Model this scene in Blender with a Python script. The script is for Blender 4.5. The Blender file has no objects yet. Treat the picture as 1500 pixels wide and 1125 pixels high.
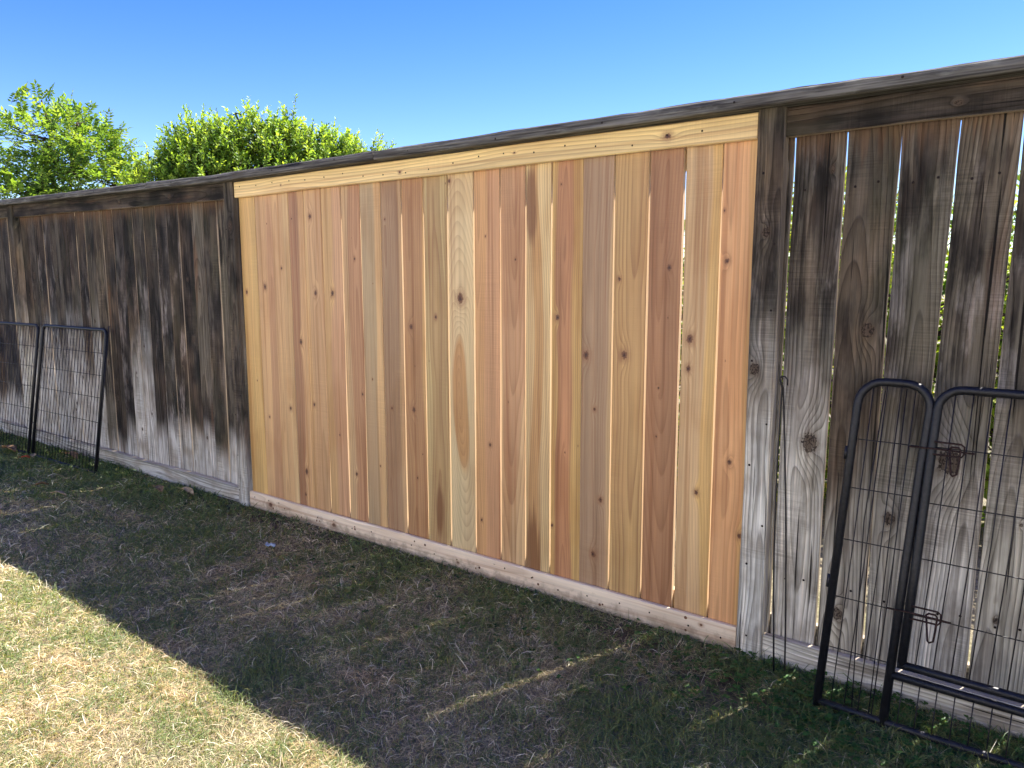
import bpy, bmesh, math, random
import numpy as np
from mathutils import Vector, Matrix, noise as mnoise
R = math.radians
random.seed(7)
rng = np.random.default_rng(11)
sc = bpy.context.scene
C = sc.collection

# ------------------------------------------------------------------ camera
cd = bpy.data.cameras.new('camera'); cam = bpy.data.objects.new('camera', cd); C.objects.link(cam)
CAM = Vector((3.840, -2.514, 1.318))
cam.location = CAM
cam.rotation_euler = (R(90 - 7.853), R(0.07), R(37.103))
cd.sensor_width = 36; cd.lens = 36 * 1109.0 / 1500
cd.clip_start = .05; cd.clip_end = 3000
sc.camera = cam

# ------------------------------------------------------------------ light
SUN_AZ, SUN_EL = 72.0, 56.5            # azimuth from +x towards +y: the sun stands behind the fence
w = bpy.data.worlds.new('World'); sc.world = w; w.use_nodes = True
wn = w.node_tree; wn.nodes.clear()
sky = wn.nodes.new('ShaderNodeTexSky'); sky.sky_type = 'NISHITA'; sky.sun_disc = False
sky.sun_elevation = R(SUN_EL); sky.sun_rotation = R(90 - SUN_AZ)
sky.altitude = 0; sky.air_density = 1.0; sky.dust_density = .15; sky.ozone_density = 2.5
bg = wn.nodes.new('ShaderNodeBackground'); bg.inputs['Strength'].default_value = .076
wo = wn.nodes.new('ShaderNodeOutputWorld')
hs_ = wn.nodes.new('ShaderNodeHueSaturation'); hs_.inputs['Saturation'].default_value = 1.42; hs_.inputs['Hue'].default_value = .5275; wn.links.new(sky.outputs[0], hs_.inputs['Color']); wn.links.new(hs_.outputs[0], bg.inputs[0]); wn.links.new(bg.outputs[0], wo.inputs[0])
sd = bpy.data.lights.new('sun', 'SUN'); sd.energy = 4.5; sd.angle = R(.5); sd.color = (1, .95, .885)
so = bpy.data.objects.new('sun', sd); C.objects.link(so)
sv = Vector((math.cos(R(SUN_AZ)) * math.cos(R(SUN_EL)), math.sin(R(SUN_AZ)) * math.cos(R(SUN_EL)), math.sin(R(SUN_EL))))
so.rotation_euler = sv.to_track_quat('Z', 'Y').to_euler(); so.location = (6, 12, 20)
vs = sc.view_settings; vs.view_transform = 'Standard'; vs.look = 'None'; vs.gamma = 1; vs.use_curve_mapping = False
vs.exposure = 1.9
sc.cycles.max_bounces = 6; sc.cycles.diffuse_bounces = 4; sc.cycles.glossy_bounces = 2; sc.cycles.transmission_bounces = 3; sc.cycles.use_adaptive_sampling = True; sc.cycles.adaptive_threshold = .02

# ------------------------------------------------------------------ node helper
class NT:
    def __init__(s, name):
        s.m = bpy.data.materials.new(name); s.m.use_nodes = True; s.t = s.m.node_tree; s.t.nodes.clear()
    def node(s, ty, **k):
        n = s.t.nodes.new(ty)
        for a, v in k.items(): setattr(n, a, v)
        return n
    def put(s, sock, v):
        if v is None: return
        if isinstance(v, bpy.types.NodeSocket): s.t.links.new(v, sock)
        else:
            if sock.type == 'RGBA' and len(v) == 3: v = (*v, 1)
            sock.default_value = v
    def f(s, op, a, b=None, c=None, clamp=False):
        n = s.node('ShaderNodeMath', operation=op, use_clamp=clamp)
        for i, v in enumerate((a, b, c)): s.put(n.inputs[i], v) if v is not None else None
        return n.outputs[0]
    def v(s, op, a, b=None):
        n = s.node('ShaderNodeVectorMath', operation=op); s.put(n.inputs[0], a)
        if b is not None: s.put(n.inputs[1], b)
        return n.outputs[0]
    def ss(s, x, lo, hi, a=0., b=1.):
        n = s.node('ShaderNodeMapRange', interpolation_type='SMOOTHSTEP')
        s.put(n.inputs[0], x); s.put(n.inputs[1], lo); s.put(n.inputs[2], hi); s.put(n.inputs[3], a); s.put(n.inputs[4], b)
        return n.outputs[0]
    def mix(s, fac, a, b, mode='MIX'):
        n = s.node('ShaderNodeMix', data_type='RGBA', blend_type=mode)
        s.put(n.inputs[0], fac); s.put(n.inputs[6], a); s.put(n.inputs[7], b); return n.outputs[2]
    def noise(s, vec, scale=1., detail=2., rough=.5):
        n = s.node('ShaderNodeTexNoise'); s.put(n.inputs['Vector'], vec)
        n.inputs['Scale'].default_value = scale; n.inputs['Detail'].default_value = detail; n.inputs['Roughness'].default_value = rough
        return n.outputs[0]
    def attr(s, name, out='Fac', ty='OBJECT'):
        n = s.node('ShaderNodeAttribute', attribute_type=ty, attribute_name=name); return n.outputs[out]
    def sep(s, v):
        n = s.node('ShaderNodeSeparateXYZ'); s.put(n.inputs[0], v); return n.outputs
    def comb(s, x, y, z):
        n = s.node('ShaderNodeCombineXYZ'); s.put(n.inputs[0], x); s.put(n.inputs[1], y); s.put(n.inputs[2], z); return n.outputs[0]
    def out(s, sh):
        o = s.node('ShaderNodeOutputMaterial'); s.t.links.new(sh, o.inputs[0]); return s.m
    def bsdf(s, col, rough=.6, spec=.3, metal=0., normal=None):
        n = s.node('ShaderNodeBsdfPrincipled'); s.put(n.inputs['Base Color'], col); s.put(n.inputs['Roughness'], rough)
        n.inputs['Specular IOR Level'].default_value = spec; n.inputs['Metallic'].default_value = metal
        if normal is not None: s.t.links.new(normal, n.inputs['Normal'])
        return n.outputs[0]
    def bump(s, h, dist=.002, st=1.):
        n = s.node('ShaderNodeBump'); s.put(n.inputs['Height'], h); n.inputs['Distance'].default_value = dist; n.inputs['Strength'].default_value = st
        return n.outputs[0]

def wood_core(N, nk=3):
    """shared wood figure: rings cut by the board face, grain bending round knots, fibres"""
    co = N.node('ShaderNodeTexCoord').outputs['Object']
    x, y, z = N.sep(co)
    seed = N.attr('wood_seed')
    P = N.v('ADD', co, N.comb(N.f('MULTIPLY', seed, 17.3), N.f('MULTIPLY', seed, 7.7), N.f('MULTIPLY', seed, 31.1)))
    st = lambda a, b, c: N.v('MULTIPLY', P, (a, b, c))
    warp = N.f('SUBTRACT', N.noise(st(7, 7, 1.3), 1, 3), .5)
    drift = N.f('SUBTRACT', N.noise(st(.3, .3, .9), 1, 1), .5)
    broad = N.noise(st(11, 11, .55), 1, 2)
    fibre = N.noise(st(95, 95, 1.8), 1, 3, .6)
    fine = N.noise(st(330, 330, 12), 1, 2, .6)
    pith = N.sep(N.attr('pith', 'Vector'))
    px = N.f('ADD', pith[0], N.f('MULTIPLY', drift, .10))
    py = N.f('ADD', pith[1], N.f('MULTIPLY', pith[2], z))
    py = N.f('ADD', py, N.f('ADD', y, N.f('MULTIPLY', N.f('SUBTRACT', N.noise(st(2, 2, 1.1), 1, 2), .5), .05)))
    dx = N.f('SUBTRACT', N.f('ADD', x, N.f('MULTIPLY', warp, .02)), px)
    r = N.f('SQRT', N.f('ADD', N.f('MULTIPLY', dx, dx), N.f('MULTIPLY', py, py)))
    D = None; bend = None
    for i in range(nk):
        k = N.sep(N.attr('knot_%d' % (i + 1), 'Vector'))
        kr = N.f('MAXIMUM', k[2], 1e-4)
        a = N.f('DIVIDE', N.f('ADD', N.f('SUBTRACT', x, k[0]), N.f('MULTIPLY', warp, .006)), kr)
        b = N.f('DIVIDE', N.f('SUBTRACT', z, k[1]), N.f('MULTIPLY', kr, 1.35))
        d = N.f('SQRT', N.f('ADD', N.f('MULTIPLY', a, a), N.f('MULTIPLY', b, b)))
        b2 = N.f('MULTIPLY', b, .28); a2 = N.f('MULTIPLY', a, .5)
        e = N.f('EXPONENT', N.f('MULTIPLY', N.f('ADD', N.f('MULTIPLY', a2, a2), N.f('MULTIPLY', b2, b2)), -1.))
        e = N.f('MULTIPLY', e, N.f('MULTIPLY', k[2], 1.9))
        D = d if D is None else N.f('MINIMUM', D, d)
        bend = e if bend is None else N.f('ADD', bend, e)
    r = N.f('ADD', r, bend)
    ph = N.f('ADD', N.f('MULTIPLY', r, N.attr('ring_rate')), N.f('MULTIPLY', N.noise(st(5, 5, .8), 1, 2), 1.4))
    s = N.f('FRACT', ph)
    late = N.f('MULTIPLY', N.f('POWER', s, 2.2), N.ss(s, .90, 1.0, 1., 0.))
    return dict(co=co, x=x, y=y, z=z, P=P, st=st, warp=warp, broad=broad, fibre=fibre, fine=fine, r=r, late=late, D=D)

def fresh_wood():
    N = NT('fresh_cut_cedar'); W = wood_core(N, 4)
    heart = N.f('ADD', W['r'], N.f('MULTIPLY', N.f('SUBTRACT', W['broad'], .5), .03))
    hb = N.attr('heart_edge')
    m = N.ss(N.f('SUBTRACT', heart, hb), -.007, .007)
    col = N.mix(m, N.attr('tone_a', 'Color'), N.attr('tone_b', 'Color'))
    col = N.mix(N.f('MULTIPLY', W['late'], N.attr('ring_strength')), col, (.20, .085, .035))
    stk = N.f('ADD', 1., N.f('ADD', N.f('MULTIPLY', N.f('SUBTRACT', W['fibre'], .5), .55), N.f('ADD', N.f('MULTIPLY', N.f('SUBTRACT', W['broad'], .5), .7), N.f('MULTIPLY', N.f('SUBTRACT', W['fine'], .5), .22))))
    col = N.mix(1., col, N.comb(stk, stk, stk), 'MULTIPLY')
    # hue drift along the boards (pink to tan)
    hue = N.ss(N.noise(W['st'](6, 6, .9), 1, 3), .42, .66)
    col = N.mix(N.f('MULTIPLY', hue, .22), col, (.42, .20, .085))
    lg = N.noise(W['st'](4.5, 4.5, 1.9), 1, 3, .55)
    col = N.mix(N.ss(lg, .50, .68, 0., .42), col, N.mix(1., col, (.74, .62, .50), 'MULTIPLY'))
    col = N.mix(N.ss(lg, .46, .32, 0., .35), col, N.mix(1., col, (1.10, 1.14, 1.12), 'MULTIPLY'))
    band = N.noise(W['st'](42, 42, .5), 1, 2)
    col = N.mix(N.f('MULTIPLY', N.ss(band, .52, .66), .48), col, N.mix(1., col, (.60, .42, .32), 'MULTIPLY'))
    col = N.mix(N.f('MULTIPLY', N.ss(band, .48, .34), .25), col, N.mix(1., col, (1.25, 1.22, 1.15), 'MULTIPLY'))
    # faint saw marks across the grain
    saw = N.noise(N.v('MULTIPLY', W['P'], (3, 3, 260)), 1, 1)
    gate = N.f('MULTIPLY', N.ss(N.noise(W['st'](4, 4, 2.0), 1, 2), .52, .7), W['fine'])
    sawm = N.f('MULTIPLY', N.f('SUBTRACT', saw, .5), N.f('MULTIPLY', gate, .5))
    sc_ = N.f('ADD', 1., sawm); col = N.mix(1., col, N.comb(sc_, sc_, sc_), 'MULTIPLY')
    for i in (1, 2):                       # long resin-brown flames in the wood
        p = N.sep(N.attr('flame_%d' % i, 'Vector')); pr = N.f('MAXIMUM', p[2], 1e-4)
        a = N.f('DIVIDE', N.f('SUBTRACT', N.f('ADD', W['x'], N.f('MULTIPLY', W['warp'], .02)), p[0]), pr)
        b = N.f('DIVIDE', N.f('SUBTRACT', W['z'], p[1]), N.f('MULTIPLY', pr, 5.5))
        d = N.f('SQRT', N.f('ADD', N.f('MULTIPLY', a, a), N.f('MULTIPLY', b, b)))
        d = N.f('ADD', d, N.f('MULTIPLY', N.f('SUBTRACT', W['fibre'], .5), 1.1))
        fm = N.f('MULTIPLY', N.ss(d, 1.05, .55), N.ss(p[2], .0005, .001))
        col = N.mix(N.f('MULTIPLY', fm, .82), col, (.185, .075, .028))
    D = N.f('ADD', W['D'], N.f('ADD', N.f('MULTIPLY', N.f('SUBTRACT', W['fibre'], .5), .7), N.f('MULTIPLY', N.f('SUBTRACT', N.noise(W['P'], 160, 2), .5), 1.2)))
    col = N.mix(N.ss(D, 3.0, .9, 0., .5), col, (.27, .125, .055))
    col = N.mix(N.ss(D, 1.25, .7), col, (.15, .062, .030))
    col = N.mix(N.ss(D, .6, .2), col, (.055, .022, .012))
    # pin knots and specks
    vo = N.node('ShaderNodeTexVoronoi', voronoi_dimensions='3D'); N.put(vo.inputs['Vector'], N.v('MULTIPLY', W['P'], (9, 9, 5.))); vo.inputs['Scale'].default_value = 1
    pin = N.ss(N.f('ADD', vo.outputs['Distance'], N.f('MULTIPLY', N.f('SUBTRACT', W['fibre'], .5), .06)), .04, .0)
    col = N.mix(N.f('MULTIPLY', pin, .8), col, (.10, .035, .018))
    # board side faces painted paler so the sunlit lines in the gaps look brighter
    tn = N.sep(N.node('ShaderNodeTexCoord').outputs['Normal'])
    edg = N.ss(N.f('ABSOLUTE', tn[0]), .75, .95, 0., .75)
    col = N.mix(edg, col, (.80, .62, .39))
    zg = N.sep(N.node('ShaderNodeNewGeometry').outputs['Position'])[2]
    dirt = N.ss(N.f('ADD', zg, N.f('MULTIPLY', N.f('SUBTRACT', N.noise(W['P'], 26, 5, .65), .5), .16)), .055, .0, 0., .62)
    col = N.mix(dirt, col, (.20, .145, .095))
    h = N.f('ADD', N.f('MULTIPLY', W['late'], .35), N.f('ADD', N.f('MULTIPLY', W['fibre'], .6), N.f('MULTIPLY', saw, .3)))
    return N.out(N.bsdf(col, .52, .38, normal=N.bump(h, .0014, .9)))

def old_wood():
    N = NT('weathered_grey_wood'); W = wood_core(N, 2)
    geo = N.node('ShaderNodeNewGeometry').outputs['Position']; zw = N.sep(geo)[2]
    n1 = N.f('SUBTRACT', N.noise(W['st'](48, 48, 2.0), 1, 4, .6), .5)
    n2 = N.f('SUBTRACT', N.noise(W['st'](5, 5, 2.6), 1, 3), .5)
    n3 = N.f('SUBTRACT', N.noise(W['st'](14, 14, 7), 1, 4), .5)
    nz = N.f('ADD', zw, N.f('ADD', N.f('MULTIPLY', n1, N.attr('pale_span')), N.f('MULTIPLY', n2, N.f('ADD', N.f('MULTIPLY', N.attr('pale_span'), 1.2), .05))))
    pl = N.attr('pale_height'); span = N.attr('pale_span')
    pale = N.ss(nz, N.f('SUBTRACT', pl, span), N.f('ADD', pl, span), 1., 0.)
    dark = N.mix(N.ss(N.f('ADD', n2, n3), -.20, .30), (.014, .012, .0105), (.080, .066, .053))
    lg = N.ss(N.f('ADD', N.noise(W['st'](8, 8, 2.1), 1, 5, .62), N.f('MULTIPLY', n1, .35)), .40, .60, .15, 1.9)
    dark = N.mix(N.f('MULTIPLY', N.attr('lightness'), lg, clamp=True), dark, (.135, .118, .088))
    # grey bloom patches worn through the dark skin
    bl = N.f('MULTIPLY', N.ss(N.noise(W['st'](13, 13, 3.4), 1, 5, .65), .50, .68), N.attr('bloom'))
    dark = N.mix(N.f('MULTIPLY', bl, N.ss(zw, 1.75, .9, .35, 1.)), dark, (.26, .235, .21))
    palec = N.mix(N.ss(n3, -.25, .15), (.30, .27, .22), N.attr('pale_tone', 'Color'))
    col = N.mix(pale, dark, palec)
    saw = N.noise(N.v('MULTIPLY', W['P'], (5, 5, 210)), 1, 2)
    sg = N.ss(N.noise(W['st'](6, 6, 3.5), 1, 3), .50, .64, 0., 1.1)
    sv = N.f('ADD', 1., N.f('MULTIPLY', N.f('SUBTRACT', saw, .5), sg)); col = N.mix(1., col, N.comb(sv, sv, sv), 'MULTIPLY')
    hw = N.attr('half_width'); ax = N.f('ABSOLUTE', W['x'])
    ed = N.f('MULTIPLY', N.ss(N.f('SUBTRACT', hw, N.f('ADD', ax, N.f('MULTIPLY', n3, .016))), .0065, .001), .5)
    col = N.mix(ed, col, N.mix(.5, col, (.30, .26, .21)))
    fs = N.noise(W['st'](52, 52, .9), 1, 3, .6)
    col = N.mix(N.ss(fs, .53, .66, 0., .5), col, N.mix(1., col, (.30, .27, .25), 'MULTIPLY'))
    col = N.mix(N.ss(fs, .46, .34, 0., .45), col, N.mix(1., col, (1.7, 1.6, 1.5), 'MULTIPLY'))
    # rusty brown streaks
    rm = N.f('MULTIPLY', N.ss(N.noise(W['st'](12, 12, 1.6), 1, 4, .6), .56, .70), N.attr('rust'))
    col = N.mix(N.f('MULTIPLY', rm, .8), col, (.15, .080, .045))
    # fresher brown wood just under the top trim
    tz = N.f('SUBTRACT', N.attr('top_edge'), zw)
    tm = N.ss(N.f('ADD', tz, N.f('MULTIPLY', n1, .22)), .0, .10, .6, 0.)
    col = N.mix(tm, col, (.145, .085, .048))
    # green algae tinge
    al = N.f('MULTIPLY', N.ss(N.noise(W['st'](6, 6, 1.8), 1, 3), .5, .7), .3)
    col = N.mix(al, col, N.mix(.5, col, (.10, .11, .055)))
    lt = N.f('MULTIPLY', W['late'], N.ss(n3, -.25, .2, .35, .8))
    col = N.mix(lt, col, N.mix(1., col, (.20, .17, .14), 'MULTIPLY'))
    col = N.mix(N.f('MULTIPLY', N.attr('brownness'), N.f('MULTIPLY', N.ss(n2, -.2, .2), N.f('SUBTRACT', 1., N.f('MULTIPLY', pale, .85)))), col, N.mix(1., col, (1.22, .98, .74), 'MULTIPLY'))
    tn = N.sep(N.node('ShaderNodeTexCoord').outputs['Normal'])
    col = N.mix(N.ss(N.f('ABSOLUTE', tn[0]), .75, .95, 0., N.attr('edge_pale')), col, (.50, .39, .27))  # side faces painted paler to imitate sunlit lines between the old boards
    stk = N.f('ADD', 1., N.f('ADD', N.f('MULTIPLY', N.f('SUBTRACT', W['fibre'], .5), 1.3), N.f('MULTIPLY', N.f('SUBTRACT', W['fine'], .5), .55)))
    col = N.mix(1., col, N.comb(stk, stk, stk), 'MULTIPLY')
    crack = N.f('MAXIMUM', N.ss(N.noise(W['st'](60, 60, .75), 1, 2), .69, .725), N.ss(N.noise(W['st'](120, 120, 1.6), 1, 1), .73, .76, 0., .9))
    col = N.mix(crack, col, (.012, .010, .008))
    D = N.f('ADD', W['D'], N.f('ADD', N.f('MULTIPLY', N.f('SUBTRACT', W['fibre'], .5), .8), N.f('MULTIPLY', N.f('SUBTRACT', N.noise(W['P'], 110, 3), .5), 1.3)))
    col = N.mix(N.ss(D, 2.2, 1.0, 0., .5), col, (.10, .065, .04))
    col = N.mix(N.ss(D, 1.15, .9, 0., .72), col, (.075, .052, .036))
    kc = N.f('MULTIPLY', N.ss(D, 1.12, 1.0), N.ss(N.noise(N.v('MULTIPLY', W['P'], (150, 150, 120)), 1, 2), .5, .6))
    col = N.mix(N.f('MAXIMUM', N.f('MULTIPLY', kc, .8), N.ss(N.f('ABSOLUTE', N.f('SUBTRACT', D, 1.08)), .13, .03, 0., .85)), col, (.014, .010, .008))
    h = N.f('ADD', N.f('MULTIPLY', W['late'], .9), N.f('ADD', N.f('MULTIPLY', W['fibre'], .8), N.f('MULTIPLY', crack, -1.5)))
    return N.out(N.bsdf(col, .85, .15, normal=N.bump(h, .004, 1.)))

def cap_wood():
    N = NT('lichened_cap_wood'); W = wood_core(N, 1)
    n = N.noise(W['st'](30, 30, 9), 1, 4, .6)
    col = N.mix(N.ss(W['fibre'], .3, .7), (.034, .031, .027), (.19, .18, .155))
    col = N.mix(N.ss(N.noise(W['st'](80, 80, 4), 1, 3), .5, .65, 0., .6), col, (.022, .019, .017))
    col = N.mix(N.ss(n, .56, .72, 0., .5), col, (.22, .22, .19))
    col = N.mix(N.ss(N.noise(W['st'](9, 9, 3), 1, 3), .5, .7, 0., .6), col, (.045, .036, .028))
    crack = N.ss(N.noise(W['st'](60, 60, 1.5), 1, 2), .66, .72); col = N.mix(crack, col, (.01, .009, .008))
    h = N.f('ADD', W['fibre'], N.f('ADD', N.f('MULTIPLY', n, .8), N.f('MULTIPLY', crack, -1.)))
    return N.out(N.bsdf(col, .9, .15, normal=N.bump(h, .005, 1.)))

def simple(name, col, rough=.5, spec=.5, metal=0., var=.0, scale=40, bump=0.):
    N = NT(name); co = N.node('ShaderNodeTexCoord').outputs['Object']
    n = N.noise(co, scale, 4, .6)
    c = N.mix(N.ss(n, .35, .7), tuple(v * (1 - var) for v in col), tuple(min(1, v * (1 + var)) for v in col)) if var else col
    return N.out(N.bsdf(c, rough, spec, metal, N.bump(n, bump) if bump else None))

def leaf_mat(name, trans=.4, rough=.42, spec=.45):
    N = NT(name); c = N.attr('tint', 'Color', 'GEOMETRY')
    p = N.bsdf(c, rough, spec)
    t = N.node('ShaderNodeBsdfTranslucent'); N.put(t.inputs[0], N.mix(1., c, (1.45, 1.3, .5), 'MULTIPLY'))
    m = N.node('ShaderNodeMixShader'); m.inputs[0].default_value = trans
    N.t.links.new(p, m.inputs[1]); N.t.links.new(t.outputs[0], m.inputs[2])
    return N.out(m.outputs[0])

def ground_mat():
    N = NT('soil_and_thatch'); co = N.node('ShaderNodeNewGeometry').outputs['Position']
    a = N.noise(co, 1.3, 3); b = N.noise(co, 55, 4, .7); c = N.noise(co, 260, 3, .6)
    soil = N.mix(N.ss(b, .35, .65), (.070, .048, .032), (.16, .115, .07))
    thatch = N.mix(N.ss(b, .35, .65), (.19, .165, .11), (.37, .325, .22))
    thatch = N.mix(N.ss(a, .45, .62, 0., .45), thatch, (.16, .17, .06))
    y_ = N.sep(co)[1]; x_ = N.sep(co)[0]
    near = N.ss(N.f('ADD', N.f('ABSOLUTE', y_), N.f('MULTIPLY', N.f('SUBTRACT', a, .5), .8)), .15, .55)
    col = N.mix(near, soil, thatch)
    col = N.mix(N.ss(c, .55, .7, 0., .6), col, (.34, .27, .16))
    return N.out(N.bsdf(col, .95, .1, normal=N.bump(N.f('ADD', b, N.f('MULTIPLY', c, .5)), .02)))

M = dict(fresh=fresh_wood(), old=old_wood(), cap=cap_wood(),
         steel=simple('black_powder_coated_steel', (.0085, .009, .012), .46, .35, 0, .4, 90, .0004),
         wire=simple('black_wire', (.012, .010, .011), .5, .4, 0, .5, 60),
         rusty=simple('rusted_latch_wire', (.035, .018, .014), .7, .3, .3, .5, 120),
         knot=simple('pine_knot', (.16, .075, .04), .7, .25, 0, .6, 220),
         nail=simple('nail_steel', (.12, .11, .10), .5, .5, .6, .3, 90), nail_old=simple('rusted_nail', (.018, .012, .010), .8, .2, 0, .4, 90),
         straw=leaf_mat('grass_blades', .42, .5, .35), leaf=leaf_mat('foliage', .46, .5, .32),
         bark=simple('bark', (.075, .055, .04), .9, .2, 0, .4, 30, .01), ground=ground_mat(),
         dead=simple('dry_leaf_brown', (.26, .155, .07), .7, .25, 0, .35, 50, .001), dead2=simple('dry_leaf_pale', (.40, .29, .15), .7, .25, 0, .3, 50, .001),
         dead3=simple('red_leaf', (.50, .10, .03), .6, .3, 0, .3, 50, .001),
         scrap=simple('plastic_scrap', (.30, .36, .42), .35, .5, 0, .2, 60))

# ------------------------------------------------------------------ object helpers
def tag(o, label=None, cat=None, group=None, kind=None):
    if label: o['label'] = label
    if cat: o['category'] = cat
    if group: o['group'] = group
    if kind: o['kind'] = kind
    return o
def link(name, me, mat, parent=None, loc=(0, 0, 0), rot=(0, 0, 0)):
    o = bpy.data.objects.new(name, me); C.objects.link(o)
    if mat is not None and not me.materials: me.materials.append(mat)
    o.parent = parent; o.location = loc; o.rotation_euler = rot
    return o
def empty(name, loc=(0, 0, 0), rot=(0, 0, 0)):
    o = bpy.data.objects.new(name, None); C.objects.link(o); o.location = loc; o.rotation_euler = rot; o.empty_display_size = .1
    return o
def pydata(name, V, F, smooth=False):
    me = bpy.data.meshes.new(name); me.from_pydata([tuple(v) for v in V], [], F); me.update()
    if smooth: me.polygons.foreach_set('use_smooth', [True] * len(me.polygons))
    return me
def board_mesh(w, L, t, ch=.002, wob=.0008, segs=9, cup=0., sx=0., name='board'):
    """sawn board: width x, thickness y (front at y=0), length z; chamfered, edges slightly uneven"""
    V, F = [], []
    ph1, ph2 = random.uniform(0, 9), random.uniform(0, 9)
    for i in range(segs + 1):
        z = L * i / segs
        e1 = wob * (math.sin(z * 5.1 + ph1) + random.uniform(-.6, .6)); e2 = wob * (math.sin(z * 4.3 + ph2) + random.uniform(-.6, .6))
        bow = cup * math.sin(math.pi * i / segs) + random.uniform(-1, 1) * wob * .5
        a, b = -w / 2 + e1, w / 2 + e2
        for x, y in ((a + ch, 0), (b - ch, 0), (b, ch), (b, t - ch), (b - ch, t), (a + ch, t), (a, t - ch), (a, ch)):
            V.append((x, y + bow, z))
    for i in range(segs):
        for k in range(8):
            k2 = (k + 1) % 8
            F.append((i * 8 + k, i * 8 + k2, i * 8 + 8 + k2, i * 8 + 8 + k))
    F.append(tuple(reversed(range(8)))); F.append(tuple(segs * 8 + k for k in range(8)))
    return pydata(name, V, F)
def wood_props(o, seed=None, pith=None, ring=90., rs=.35, heart=9., a=(.5, .3, .15), b=(.6, .45, .25), knots=(), flames=(), **kw):
    xs__ = [v.co.x for v in o.data.vertices]; o['half_width'] = (max(xs__) - min(xs__)) / 2
    o['wood_seed'] = float(seed if seed is not None else random.uniform(0, 50))
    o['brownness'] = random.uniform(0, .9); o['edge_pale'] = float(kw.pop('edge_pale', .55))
    o['pith'] = [float(v) for v in (pith or (random.uniform(-.06, .06), random.uniform(.02, .10), random.uniform(-.04, .04)))]
    o['ring_rate'] = float(ring); o['ring_strength'] = float(rs); o['heart_edge'] = float(heart)
    tw, tn_, q = (.99, 1.055, .99), (.61, .353, .148), .15 if heart not in (.09, .05) else 0.
    o['tone_a'] = [(float(v) * (1 - q) + t * q) * k for v, t, k in zip(a, tn_, tw)]; o['tone_b'] = [(float(v) * (1 - q) + t * q) * k for v, t, k in zip(b, tn_, tw)]
    for i in range(4): o['knot_%d' % (i + 1)] = [float(v) for v in ((knots[i][0], knots[i][1], knots[i][2] * random.choice((.4, .6, .8, 1., 1.25))) if i < len(knots) else (9., 9., 0.))]
    for i in range(2): o['flame_%d' % (i + 1)] = [float(v) for v in (flames[i] if i < len(flames) else (9., 9., 0.))]
    for k, v in kw.items(): o[k] = v
    return o
def tube_vf(path, rad, sides=8, closed=False, V=None, F=None):
    V = [] if V is None else V; F = [] if F is None else F
    path = [Vector(p) for p in path]; n = len(path); base = len(V)
    rads = rad if hasattr(rad, '__len__') else [rad] * n
    up = None
    for i, p in enumerate(path):
        if closed: d = (path[(i + 1) % n] - path[i - 1])
        else: d = path[min(i + 1, n - 1)] - path[max(i - 1, 0)]
        d.normalize()
        if up is None: up = Vector((0, 1, 0)) if abs(d.y) < .9 else Vector((1, 0, 0))
        s = d.cross(up).normalized(); up = s.cross(d).normalized()
        for k in range(sides):
            a = 2 * math.pi * k / sides
            V.append(p + (s * math.cos(a) + up * math.sin(a)) * rads[i])
    m = n if closed else n - 1
    for i in range(m):
        for k in range(sides):
            k2 = (k + 1) % sides; j = (i + 1) % n
            F.append((base + i * sides + k, base + j * sides + k, base + j * sides + k2, base + i * sides + k2))
    if not closed:
        F.append(tuple(base + k for k in range(sides))); F.append(tuple(base + (n - 1) * sides + k for k in reversed(range(sides))))
    return V, F
def tube_obj(name, paths, rad, mat, parent, sides=8, closed=False):
    V, F = [], []
    for p in paths: tube_vf(p, rad, sides, closed, V, F)
    return link(name, pydata(name, V, F, True), mat, parent)
def nails_obj(name, pts, r, mat, parent):
    """small slightly domed nail heads facing -y"""
    V, F = [], []
    for (x, y, z) in pts:
        b = len(V); V.append((x, y - .0012, z))
        for ring, (q, dy) in enumerate(((.75, -.0010), (1., .0004))):
            for k in range(8):
                a = k * math.pi / 4; V.append((x + r * q * math.cos(a), y + dy, z + r * q * math.sin(a)))
        for k in range(8):
            k2 = (k + 1) % 8
            F.append((b, b + 1 + k, b + 1 + k2)); F.append((b + 1 + k, b + 9 + k, b + 9 + k2, b + 1 + k2))
    o = link(name, pydata(name, V, F, True), mat, parent); o['kind'] = 'stuff'
    return o

# ------------------------------------------------------------------ ground
def gz(x, y):
    n = mnoise.noise(Vector((x * .9, y * .9, 3.1))) * .018 + mnoise.noise(Vector((x * 3.5, y * 3.5, 1.1))) * .008
    fade = min(1., abs(y) / .35) if y < 0 else 1.
    return -.006 + n * fade
def axis(lo, hi, step, far):
    a = list(np.arange(lo, hi + 1e-6, step)); d = step
    while a[-1] < far: d *= 1.35; a.append(a[-1] + d)
    d = step
    while a[0] > -far: d *= 1.35; a.insert(0, a[0] - d)
    return a
gx, gy = axis(-4.5, 5.5, .07, 900), axis(-3.5, 1., .07, 900)
V = [(x, y, gz(x, y)) for y in gy for x in gx]; nx = len(gx)
F = [(j * nx + i, j * nx + i + 1, (j + 1) * nx + i + 1, (j + 1) * nx + i) for j in range(len(gy) - 1) for i in range(nx - 1)]
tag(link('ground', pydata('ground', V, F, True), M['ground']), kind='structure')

def ztop(x): return 1.860 + max(0., -x - .1) * .0165

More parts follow.
